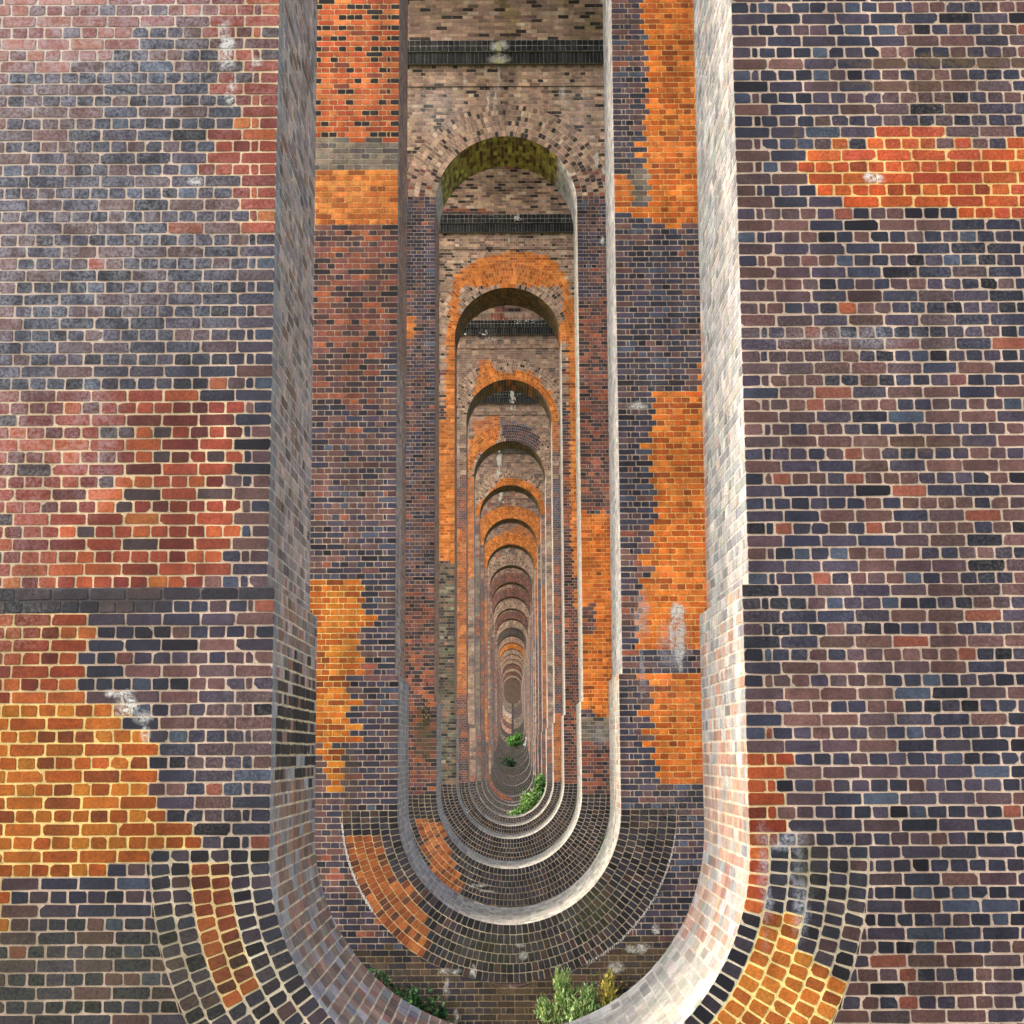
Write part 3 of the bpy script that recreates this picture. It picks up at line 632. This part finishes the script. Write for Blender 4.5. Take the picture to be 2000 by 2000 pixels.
def farring(n, th):
    if abs(th-1.5*math.pi) < .10 and n > 14: return 'impost'
    lft = math.cos(th) < 0
    return {25: 'greybrown' if lft else 'greengrey', 24: 'greybrown' if lft else 'dark', 23: 'greyreveal' if lft else 'dark', 22: 'peach' if lft else 'greybrown', 21: 'redbrown' if lft else 'greybrown',
            20: 'peach' if lft else 'ringdark', 19: 'ringdark', 18: 'greengrey', 17: 'ringdark', 16: 'whitish' if not lft and th > 1.8*math.pi else 'ringdark', 12: 'ringdark', 10: 'ringbrown' if lft else 'ringdark'}.get(n, 'impost' if n % 2 else 'ringdark')

def build_pier(n):
    global ZSN
    ZSN = ZS+max(0, round((zci(n)-ZS)/C)+2)*C if zci(n) > ZS-2*C else ZS
    base = INV[n]-3.2
    root = empty('brick_pier', (.027*max(0, n-3), D1+(n-1)*P, INV[n]-2.2))
    off = (0, 0, INV[n]-2.2)
    lab = EXTRA.get(n)
    tag(root, ('%s brick pier%s, %s' % (ORD[n], '' if n in (1, 25) else ' from the camera', lab)) if lab else '%s brick pier from the camera in the receding row of openings' % ORD[n],
        'pier', 'brick viaduct piers in one receding row')
    zc = zci(n)
    lod = 1 if n <= 4 else 0
    core = build_core(n, base)
    # ---- front wall
    skip = ('ringamber', 'ringbrown', 'ringred', 'black')
    circles = [(zc, HL+NR*RW, zc-HL-NR*RW, zc), (ZTC, HU+NR*RW, ZTC, ZTC+HU+NR*RW)]
    if lod == 0: circles = [(zc, HL, zc-HL, zc), (ZTC, HU, ZTC, ZTC+HU)]
    kb = math.ceil((base-ZS)/C/2)*2
    zbase = ZS+kb*C
    wall = core
    def mp(u, v):
        return arr(u, -TH(v)/2, v), np.broadcast_to((0, -1., 0), (len(u), 3))
    def mplow(u, v):     # below the offset the base stands 5 cm proud
        return arr(u, -TH(v)/2-.05, v), np.broadcast_to((0, -1., 0), (len(u), 3))
    ztopc = ZS+171*C; zst = ZS+165*C
    def mphi(u, v):
        return arr(u, -TH(v)/2-.022, v), np.broadcast_to((0, -1., 0), (len(u), 3))
    for (za, zb, m_) in ((zbase, ZSN, mplow), (ZSN, zst, mp), (zst, ztopc, mphi)):
        cor, hd, ins = wall_cells(za, zb, hwf, circles, lod)
        if lod == 0: cor[:, :, 1] = np.minimum(cor[:, :, 1], zb)
        cx_, cz_ = cor[:, :, 0].mean(1), cor[:, :, 1].mean(1)
        nz = vnoise(cx_, cz_, .9, n*3.1)+.35*vnoise(cx_, cz_, 3.1, n)
        base_c = {1: 'dark', 2: 'dark', 3: 'dark', 4: 'redbrown'}.get(n, ['dark', 'redbrown', 'pinkbrown', 'greybrown'][(n*5) % 4])
        dft = np.array([base_c]*len(cor), dtype=object)
        if n >= 4:
            nn = vnoise(cx_*1.0, cz_*.35, .8, n*9.7)
            dft[nn > .15] = 'redbrown' if base_c != 'redbrown' else 'dark'
            if n in (7, 9, 13): dft[(nn < -.3)] = 'orangeflat'
            dft[(cz_ > 8.5)] = np.where(rng.random((cz_ > 8.5).sum()) < .7, 'pinkbrown', 'redbrown')
        if n <= 3:
            dft[cz_+.5*nz+rng.normal(0, .06, len(cz_)) < INV[n]-(.55 if n == 2 else (.3 if n == 1 else .15))] = 'mossdark'
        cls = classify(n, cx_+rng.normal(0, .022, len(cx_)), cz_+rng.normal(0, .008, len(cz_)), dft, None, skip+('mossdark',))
        # stray bricks either side of the patch borders
        sw = rng.random(len(cls)) < .02
        cls[sw & (cls == 'dark')] = 'redbrown'
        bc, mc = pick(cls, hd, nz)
        wv = 1+.32*vnoise(cx_, cz_*.7, 1.7, 40+n)+.2*vnoise(cx_, cz_, 5., 50+n)
        wv = np.minimum(wv, 1.12)
        if n == 1: bc *= np.where(cz_ < -.25+.12*nz, .66, .82)[:, None]  # brick colour lowered in place of an unbuilt pier's shade; base bricks darker still
        if not lod: bc = bc*.55+bc.mean(0)*.1+.35*bc*(bc.mean()/np.maximum(bc.mean(1, keepdims=True), 1e-4))
        if lod: bc *= wv[:, None]; mc *= (1+(wv[:, None]-1)*.6)
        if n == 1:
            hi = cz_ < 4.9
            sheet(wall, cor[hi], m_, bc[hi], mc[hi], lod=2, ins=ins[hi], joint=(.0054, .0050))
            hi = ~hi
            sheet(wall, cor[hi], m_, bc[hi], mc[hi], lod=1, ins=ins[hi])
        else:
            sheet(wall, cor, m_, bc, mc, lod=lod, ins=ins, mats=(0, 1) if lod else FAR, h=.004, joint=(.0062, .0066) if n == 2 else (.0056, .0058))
    # underside/lip of the course line below the impost, and top ledge of the plinth
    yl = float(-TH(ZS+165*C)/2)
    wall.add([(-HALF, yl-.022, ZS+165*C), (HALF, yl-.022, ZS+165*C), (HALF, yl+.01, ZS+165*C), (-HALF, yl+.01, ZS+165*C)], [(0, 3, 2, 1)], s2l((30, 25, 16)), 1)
    yp = float(-TH(ZSN)/2)
    for s in (-1, 1):
        xs = sorted((s*HL, s*HALF))
        wall.add([(xs[0], yp-.05, ZSN), (xs[1], yp-.05, ZSN), (xs[1], yp+.012, ZSN), (xs[0], yp+.012, ZSN)], [(0, 1, 2, 3)], s2l((130, 120, 110)), 1)
        xs = sorted((s*HL, s*(HU+.01)))
        wall.add([(xs[0], yp-.05, ZSN+.0005), (xs[1], yp-.05, ZSN+.0005), (xs[1], -yp+.05, ZSN+.0005), (xs[0], -yp+.05, ZSN+.0005)], [(0, 1, 2, 3)], s2l((130, 120, 110)), 1)
    lay_flecks(wall, n)
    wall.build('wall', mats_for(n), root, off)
    # ---- rings
    rl = 2 if n == 1 else 1
    pro = -.002 if lod == 0 else 0
    def top_def(r, th):
        if n == 4: return 'orangeflat' if r < 5 and not (r > 2 and math.sin(th) < .5 and math.cos(th) < 0) else 'pinkbrown'
        if n == 5: return 'orangeflat' if (r < 3 and math.cos(th) > -.35) else 'pinkbrown'
        if n in (3,): return 'pinkbrown' if (math.sin(th) > .08 and rng.random() < .75) else ('redbrown' if math.sin(th) > .08 else 'dark')
        return {6: 'ringdark', 7: 'orangeflat', 8: 'orangeflat', 9: 'orangeflat', 10: 'pinkbrown', 11: 'redbrown', 16: 'ringdark', 17: 'peach', 18: 'orangeflat', 20: 'peach'}.get(n, 'pinkbrown' if n % 2 else 'redbrown')
    mb = MB(); rings(mb, 0, ZTC, HU, 0, math.pi, n, top_def, 1, pro, None, ('orange',) if n != 4 else (), 0)
    mb.build('arch_ring', mats_for(n), root, off)
    mb = MB(); rings(mb, 0, zc, HL, math.pi, 2*math.pi, n, lambda r, th: farring(n, th) if n >= 10 else 'ringdark' if not (n == 1 and th > 1.75*math.pi and r == 0) else 'black', rl if n < 6 else 0, pro-.05,
                     ('ringamber', 'ringbrown', 'ringred', 'black', 'redor'))
    mb.build('invert_ring', mats_for(n), root, off)
    # ---- lining of the opening
    lin = MB()
    ll = 2 if n == 1 else (1 if n <= 4 else 0)
    lm = (0, 1) if ll else FAR
    for s in (-1, 1):
        for (za, zb) in ((zc, ZSN), (ZSN, ZTC)):
            k0, k1 = round((za-ZS)/C), round((zb-ZS)/C)
            cor = []; ins = []; cl = []
            for k in range(k0, k1, 1 if ll else 4):
                a_, b_ = ZS+k*C, min(ZS+(k+(1 if ll else 4))*C, zb); zm = (a_+b_)/2
                hw = hwf(zm)
                Tm = float(yback(zm)-yfront(zm)); Ta = float(yback(a_+1e-3)-yfront(a_+1e-3)); Tb_ = float(yback(b_-1e-3)-yfront(b_-1e-3))
                if ll:
                    e = list(np.arange(0, Tm, LH if k % 2 else LS)); 
                    if k % 2: e = [0, LH]+list(np.arange(LH*1.5, Tm, LH))
                    if Tm-e[-1] < .03: e.pop()
                    e.append(Tm)
                else: e = [0, LH, Tm*.5, Tm]
                for i in range(len(e)-1):
                    A1 = e[i+1]; B1 = e[i+1]
                    if i == len(e)-2: A1, B1 = Ta, Tb_
                    cor.append(((e[i], a_), (A1, a_), (B1, b_), (e[i], b_)))
                    ins.append((0 if i == 0 else 1, 1, 0 if i == len(e)-2 else 1, 1))
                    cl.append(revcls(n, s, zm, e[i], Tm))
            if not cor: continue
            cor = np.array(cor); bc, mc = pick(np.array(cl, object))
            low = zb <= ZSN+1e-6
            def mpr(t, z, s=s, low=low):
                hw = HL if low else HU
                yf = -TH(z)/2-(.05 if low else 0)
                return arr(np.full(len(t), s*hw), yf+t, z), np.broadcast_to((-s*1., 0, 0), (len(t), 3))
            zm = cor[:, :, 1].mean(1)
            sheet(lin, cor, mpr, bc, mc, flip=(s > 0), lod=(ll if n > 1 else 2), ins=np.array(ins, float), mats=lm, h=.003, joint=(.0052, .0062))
    for top in (True, False):
        Rr = HU if top else HL; z0 = ZTC if top else zc
        cnt = int(round(math.pi*Rr/C)); cnt = cnt if ll else cnt//2
        ed = np.linspace(0, math.pi, cnt+1)+(0 if top else math.pi)
        cor = []; cl = []; ins = []
        for k in range(cnt):
            th = (ed[k]+ed[k+1])/2; zz = z0+Rr*math.sin(th)
            Tm = 2*float(TH(zz))/2+(0 if top else .1)
            e = ([0]+list(np.arange(LS if k % 2 else LH, Tm-.03, LS))+[Tm]) if ll else [0, LH, Tm*.5, Tm]
            for i in range(len(e)-1):
                cor.append(((e[i], ed[k]), (e[i+1], ed[k]), (e[i+1], ed[k+1]), (e[i], ed[k+1]))); ins.append((0 if i == 0 else 1, 1/Rr, 0 if i == len(e)-2 else 1, 1/Rr))
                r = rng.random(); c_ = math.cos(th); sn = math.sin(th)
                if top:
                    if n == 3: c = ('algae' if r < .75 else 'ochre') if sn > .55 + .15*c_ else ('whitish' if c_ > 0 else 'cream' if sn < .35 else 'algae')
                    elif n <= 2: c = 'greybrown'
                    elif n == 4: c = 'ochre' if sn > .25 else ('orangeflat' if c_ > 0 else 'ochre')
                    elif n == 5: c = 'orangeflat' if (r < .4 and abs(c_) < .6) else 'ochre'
                    else: c = 'ochre'  # dark brown paints in the shade under the far arches
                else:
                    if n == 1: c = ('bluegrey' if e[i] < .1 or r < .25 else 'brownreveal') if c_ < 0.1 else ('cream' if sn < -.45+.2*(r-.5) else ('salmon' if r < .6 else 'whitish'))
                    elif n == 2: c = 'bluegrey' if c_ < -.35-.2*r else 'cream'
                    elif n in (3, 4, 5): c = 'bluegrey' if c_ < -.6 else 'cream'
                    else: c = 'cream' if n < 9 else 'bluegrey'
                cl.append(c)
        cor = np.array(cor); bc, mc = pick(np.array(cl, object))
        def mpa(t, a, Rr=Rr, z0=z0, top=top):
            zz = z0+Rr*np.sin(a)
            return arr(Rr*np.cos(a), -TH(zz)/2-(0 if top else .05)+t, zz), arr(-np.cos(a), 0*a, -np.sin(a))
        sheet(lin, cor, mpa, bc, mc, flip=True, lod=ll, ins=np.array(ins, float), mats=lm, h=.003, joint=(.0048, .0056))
    lin.build('opening_lining', PM, root, off)
    band_cells_parent[n] = root
    mbn = None
    ZSN = ZS
    return root

band_cells_parent = {}
piers = {}
for n in range(1, NP+1):
    root = build_pier(n); piers[n] = root
    o0 = set(scene.collection.objects)
    band_cells(n, root)
    for o in set(scene.collection.objects)-o0: o.location = (0, 0, -(INV[n]-2.2))

# ------------------------------------------------------------------ barrel vaults between the piers
GAP = P-float(TH(ZTOP))
def build_vault(n):
    """vault from pier n to pier n+1"""
    y0 = D1+(n-1)*P; ym = P/2; Rv = GAP/2; zt = ZTOP+Rv+1.1
    root = empty('brick_vault', (.027*max(0, n-3), y0, ZTOP))
    tag(root, 'brick barrel vault %s, spanning from the %s pier to the %s' % ('high overhead' if n < 2 else 'seen through the arches', ORD[n] if n > 0 else 'missing', ORD[n+1]+' pier' if n < NP else 'abutment'), 'vault', 'barrel vaults between the piers')
    K = 32; th = np.linspace(0, math.pi, K+1)
    prof = [(ym+(Rv+.01)*math.cos(a), (Rv+.01)*math.sin(a)) for a in th]
    outp = [(ym+(P/2)*min(1, max(-1, 1.4142*math.cos(a)))*1., None) for a in th]
    O = []
    for a in th:
        c, s_ = math.cos(a), math.sin(a); m_ = max(abs(c)/(P/2), s_/(zt-ZTOP)); O.append((ym+c/m_, s_/m_))
    I = np.array(prof); O = np.array(O); m = len(I)
    V = np.concatenate([np.c_[np.full(m, x), A[:, 0], A[:, 1]] for x in (-HALF, HALF) for A in (I, O)])
    j = np.arange(m-1); k = j+1
    f = np.concatenate([arr(j, k, m+k, m+j), arr(2*m+j, 3*m+j, 3*m+k, 2*m+k), arr(j, 2*m+j, 2*m+k, k), arr(m+j, m+k, 3*m+k, 3*m+j),
                        np.array([[0, m, 3*m, 2*m]]), np.array([[m-1, 3*m-1, 4*m-1, 2*m-1]])])
    uv = V[f.ravel()][:, [1, 2]]
    mb = MB(); mb.add(V, f, s2l((120, 96, 84)), 2, uv)
    mb.build('spandrel', PM, root)
    # brick soffit
    mb = MB(); lod = 1 if n in (2, 3) else 0
    cnt = int(math.pi*Rv/C); cnt = cnt if lod else cnt//2
    ed = np.linspace(0, math.pi, cnt+1); cor = []; 
    for k in range(cnt):
        w = (LS if (k % 2) else LS) if lod else .42
        e = np.arange(-HALF-(LH if k % 2 else 0), HALF+w, w); e = np.clip(e, -HALF, HALF); e = np.unique(e)
        for i in range(len(e)-1): cor.append(((e[i], ed[k]), (e[i+1], ed[k]), (e[i+1], ed[k+1]), (e[i], ed[k+1])))
    cor = np.array(cor)
    cx_, ca = cor[:, :, 0].mean(1), cor[:, :, 1].mean(1)
    nn = vnoise(cx_, ca*Rv, .7, n*5.)
    cl = np.array(['vault']*len(cor), dtype=object)
    cl[nn > .12] = 'pinkbrown'; cl[(ca < .3) & (nn < .3) & (n != 2)] = 'redbrown'; cl[(ca < .3) & (nn < -.05)] = 'pinkbrown'
    bc, mc = pick(cl)
    def mp(x, a):
        return arr(x, ym+Rv*np.cos(a), Rv*np.sin(a)), arr(0*a, -np.cos(a), -np.sin(a))
    ins = np.ones((len(cor), 4)); ins[:, 1] = ins[:, 3] = 1/Rv
    # x then increasing angle: x cross tangent(-sin,cos) -> outward; flip towards the centre
    sheet(mb, cor, mp, bc, mc, flip=False, lod=lod, ins=ins, mats=(0, 1) if lod else FAR, joint=(.004, .004))
    mb.build('soffit', PM, root)
    return root
for n in range(1, NP+1): build_vault(n)

# ------------------------------------------------------------------ closing abutment
def abutment():
    y = D1+NP*P
    root = empty('viaduct_abutment', (.027*NP, y, 4.))
    tag(root, 'brown brick abutment wall closing the view inside the smallest oval opening', 'abutment')
    mb = MB(); x0, x1, y0, y1, z0, z1 = -HALF, HALF, -.8, 2., -1., 15.
    V = np.array([(x, yy, z) for z in (z0, z1) for yy in (y0, y1) for x in (x0, x1)])
    f = np.array([(0, 2, 3, 1), (4, 5, 7, 6), (0, 1, 5, 4), (2, 6, 7, 3), (0, 4, 6, 2), (1, 3, 7, 5)])
    uv = np.concatenate([V[q][:, [0, 2]] for q in f])
    mb.add(V, f, s2l((96, 70, 58)), 2, uv); mb.build('wall', PM, root)
abutment()

# ------------------------------------------------------------------ ground
def ground_z(y):
    ys = [-600, 0, 6, 14, 30, 100]+[D1+(n-1)*P-4 for n in range(11, 26)]+[D1+25*P, 600, 3000]
    zs = [-1.8, -1.8, -2.2, -3.7, -4.0, -4.4]+[INV[n]-2. for n in range(11, 26)]+[4.6, 14., 30.]
    return float(np.interp(y, ys, zs))
gy = np.unique(np.concatenate([np.linspace(-600, -10, 8), np.linspace(-5, 300, 123), np.linspace(320, 3000, 20)]))
gx = np.unique(np.concatenate([np.linspace(-2000, -20, 12), np.linspace(-15, 15, 31), np.linspace(20, 2000, 12)]))
V = np.array([(x, y, ground_z(y)+(mnoise.noise((x*.5, y*.5, 0))*.12 if abs(x) < 60 else 0)) for y in gy for x in gx])
a, b = len(gy), len(gx)
f = np.array([(i*b+j, i*b+j+1, (i+1)*b+j+1, (i+1)*b+j) for i in range(a-1) for j in range(b-1)])
mb = MB(); mb.add(V, f, (1, 1, 1), 0); g = mb.build('ground', [M_ground], smooth=True); tag(g, kind='structure')

# ------------------------------------------------------------------ plants
def shrub(name, label, cat, loc, blobs, leaf, cols, group=None, stems=8, upright=False):
    root = empty(name, loc)
    tag(root, label, cat, group)
    fo = MB(); tw = MB()
    for (x, y, z, rx, ry, rz, cnt) in blobs:
        d = rng.normal(size=(cnt, 3)); d /= np.linalg.norm(d, axis=1, keepdims=True)
        r = rng.uniform(.25, 1., cnt)**.5
        lump = np.array([.75+.5*mnoise.noise((a*2.3+x, b*2.3, c*2.3+z)) for a, b, c in d])
        p = np.c_[x+d[:, 0]*rx*r*lump, y+d[:, 1]*ry*r*lump, z+d[:, 2]*rz*r*lump]
        # clump leaves on twigs: snap part of them around random centres
        cc = p[rng.integers(0, cnt, cnt//12+1)]
        pick_ = rng.integers(0, len(cc), cnt)
        p = p*.45+cc[pick_]*.55+rng.normal(0, .25*min(rx, rz)*.35, (cnt, 3))
        for q in p:
            L = leaf*rng.uniform(.5, 1.3)*(1.25 if upright else 1); W = L*(rng.uniform(.1, .22) if upright else rng.uniform(.22, .45))
            a = rng.normal(size=3); 
            if upright: a[2] = abs(a[2])+1.2
            else: a[2] -= .3
            a /= np.linalg.norm(a); b = np.cross(a, rng.normal(size=3)); b /= np.linalg.norm(b)+1e-9
            nrm = np.cross(a, b)
            V = [q, q+a*L*.45+b*W+nrm*W*.3, q+a*L, q+a*L*.45-b*W+nrm*W*.3]
            c = s2l(cols[rng.integers(len(cols))])*rng.uniform(.7, 1.3)
            fo.add(np.array(V), [(0, 1, 2, 3)], c, 0)
        for _ in range(stems):
            q = p[rng.integers(len(p))]; s0 = np.array([x*.5+rng.normal(0, .05), y*.5, 0.]); k = 5
            pts = [s0+(q-s0)*t+np.array([0, 0, .06*math.sin(t*3)]) for t in np.linspace(0, 1, k)]
            for i in range(k-1):
                r0, r1 = .012*(1-i/k)+.002, .012*(1-(i+1)/k)+.002
                A = pts[i]; B = pts[i+1]
                ang = np.linspace(0, 2*math.pi, 5)[:-1]
                V = [A+np.array([math.cos(t)*r0, math.sin(t)*r0, 0]) for t in ang]+[B+np.array([math.cos(t)*r1, math.sin(t)*r1, 0]) for t in ang]
                tw.add(np.array(V), [(j, (j+1) % 4, 4+(j+1) % 4, 4+j) for j in range(4)], (1, 1, 1), 0)
    fo.build('foliage', [M_leaf], root); tw.build('stem', [M_twig], root)
    return root
y2 = D1+P-1.0; g2 = ground_z(y2)
G1 = [(96, 124, 60), (70, 100, 48), (120, 150, 84), (52, 80, 44)]
G2 = [(170, 200, 130), (190, 212, 148), (140, 176, 104), (206, 214, 136), (104, 136, 74)]
G3 = [(150, 118, 74), (120, 96, 60), (170, 140, 88), (100, 110, 60)]
G4 = [(44, 84, 44), (60, 104, 56), (34, 62, 38), (84, 130, 70)]
shrub('leafy_bush', 'dark green leafy bush at the foot of the second pier, left', 'bush', (-1.15, y2-.3, g2), [(0, 0, -2.85-g2, .34, .25, .50, 900), (-.3, .0, -2.6-g2, .28, .2, .35, 400), (.32, 0, -2.95-g2, .26, .2, .42, 400)], .06, G4, 'plants growing at the foot of the second pier')
shrub('weed_clump', 'pale green weed clump at the foot of the second pier, right', 'weed', (.72, y2-.35, g2), [(0, 0, -2.95-g2, .42, .22, .5, 2200), (-.14, 0, -2.62-g2, .13, .12, .42, 700), (.16, 0, -2.78-g2, .16, .12, .35, 600), (-.34, 0, -2.85-g2, .14, .1, .3, 350), (.36, 0, -2.95-g2, .2, .1, .3, 400)], .055, G2, 'plants growing at the foot of the second pier', upright=True)
shrub('weed_clump', 'yellowish weed stalks beside the pale green clump', 'weed', (1.12, y2-.15, g2), [(0, 0, -2.75-g2, .13, .12, .5, 700)], .06, [(222, 208, 110), (200, 184, 88), (160, 160, 84)], 'plants growing at the foot of the second pier', upright=True)
shrub('dry_bush', 'brown dry bush of thin stems against the second pier', 'bush', (1.35, y2, g2), [(0, 0, -2.8-g2, .55, .2, .5, 700), (-.3, 0, -2.7-g2, .3, .2, .4, 300)], .045, G3+G1[:1], 'plants growing at the foot of the second pier', stems=34)
shrub('ivy', 'small green ivy sprig growing on the right of the third pier invert', 'ivy', (1.72, D1+2*P-1.0, -1.75), [(0, 0, .15, .22, .05, .42, 330), (.2, 0, .5, .1, .04, .3, 120)], .07, G1, stems=6)
shrub('ivy', 'faint green moss growing beside the left edge of the third opening', 'ivy', (-1.5, D1+2*P-.98, .2), [(0, 0, .5, .14, .03, .5, 160)], .04, [(92, 108, 70), (80, 92, 62)], stems=2)
yT = D1+5.45*P; gT = ground_z(yT)
shrub('green_tree', 'bright green young tree leaning in from the right between far piers', 'tree', (.9, yT, gT), [(0, 0, -1.9-gT, .75, .6, .65, 1500), (.35, 0, -1.2-gT, .42, .5, .75, 1200), (-.5, 0, -2.35-gT, .6, .5, .35, 700)], .11,
      [(136, 186, 92), (160, 206, 116), (104, 152, 72), (180, 214, 134), (64, 96, 50)], stems=14)
yF = D1+15.6*P; gF = ground_z(yF)
shrub('green_bush', 'far bright green bush low in the smallest openings', 'bush', (.45, yF, gF), [(.1, 0, 1.3-gF, 1.25, .7, .9, 1200), (.5, 0, 1.8-gF, .6, .5, .6, 400)], .22, [(126, 184, 88), (100, 154, 66), (150, 200, 108), (66, 112, 52)], stems=10)
yD = D1+12.6*P; gD = ground_z(yD)
shrub('dark_bush', 'dark green bush below the far bright bush', 'bush', (-.1, yD, gD), [(0, 0, -.9-gD, 1.1, .8, .95, 1000)], .2, G4+[(50, 60, 56), (70, 76, 76)], stems=10)
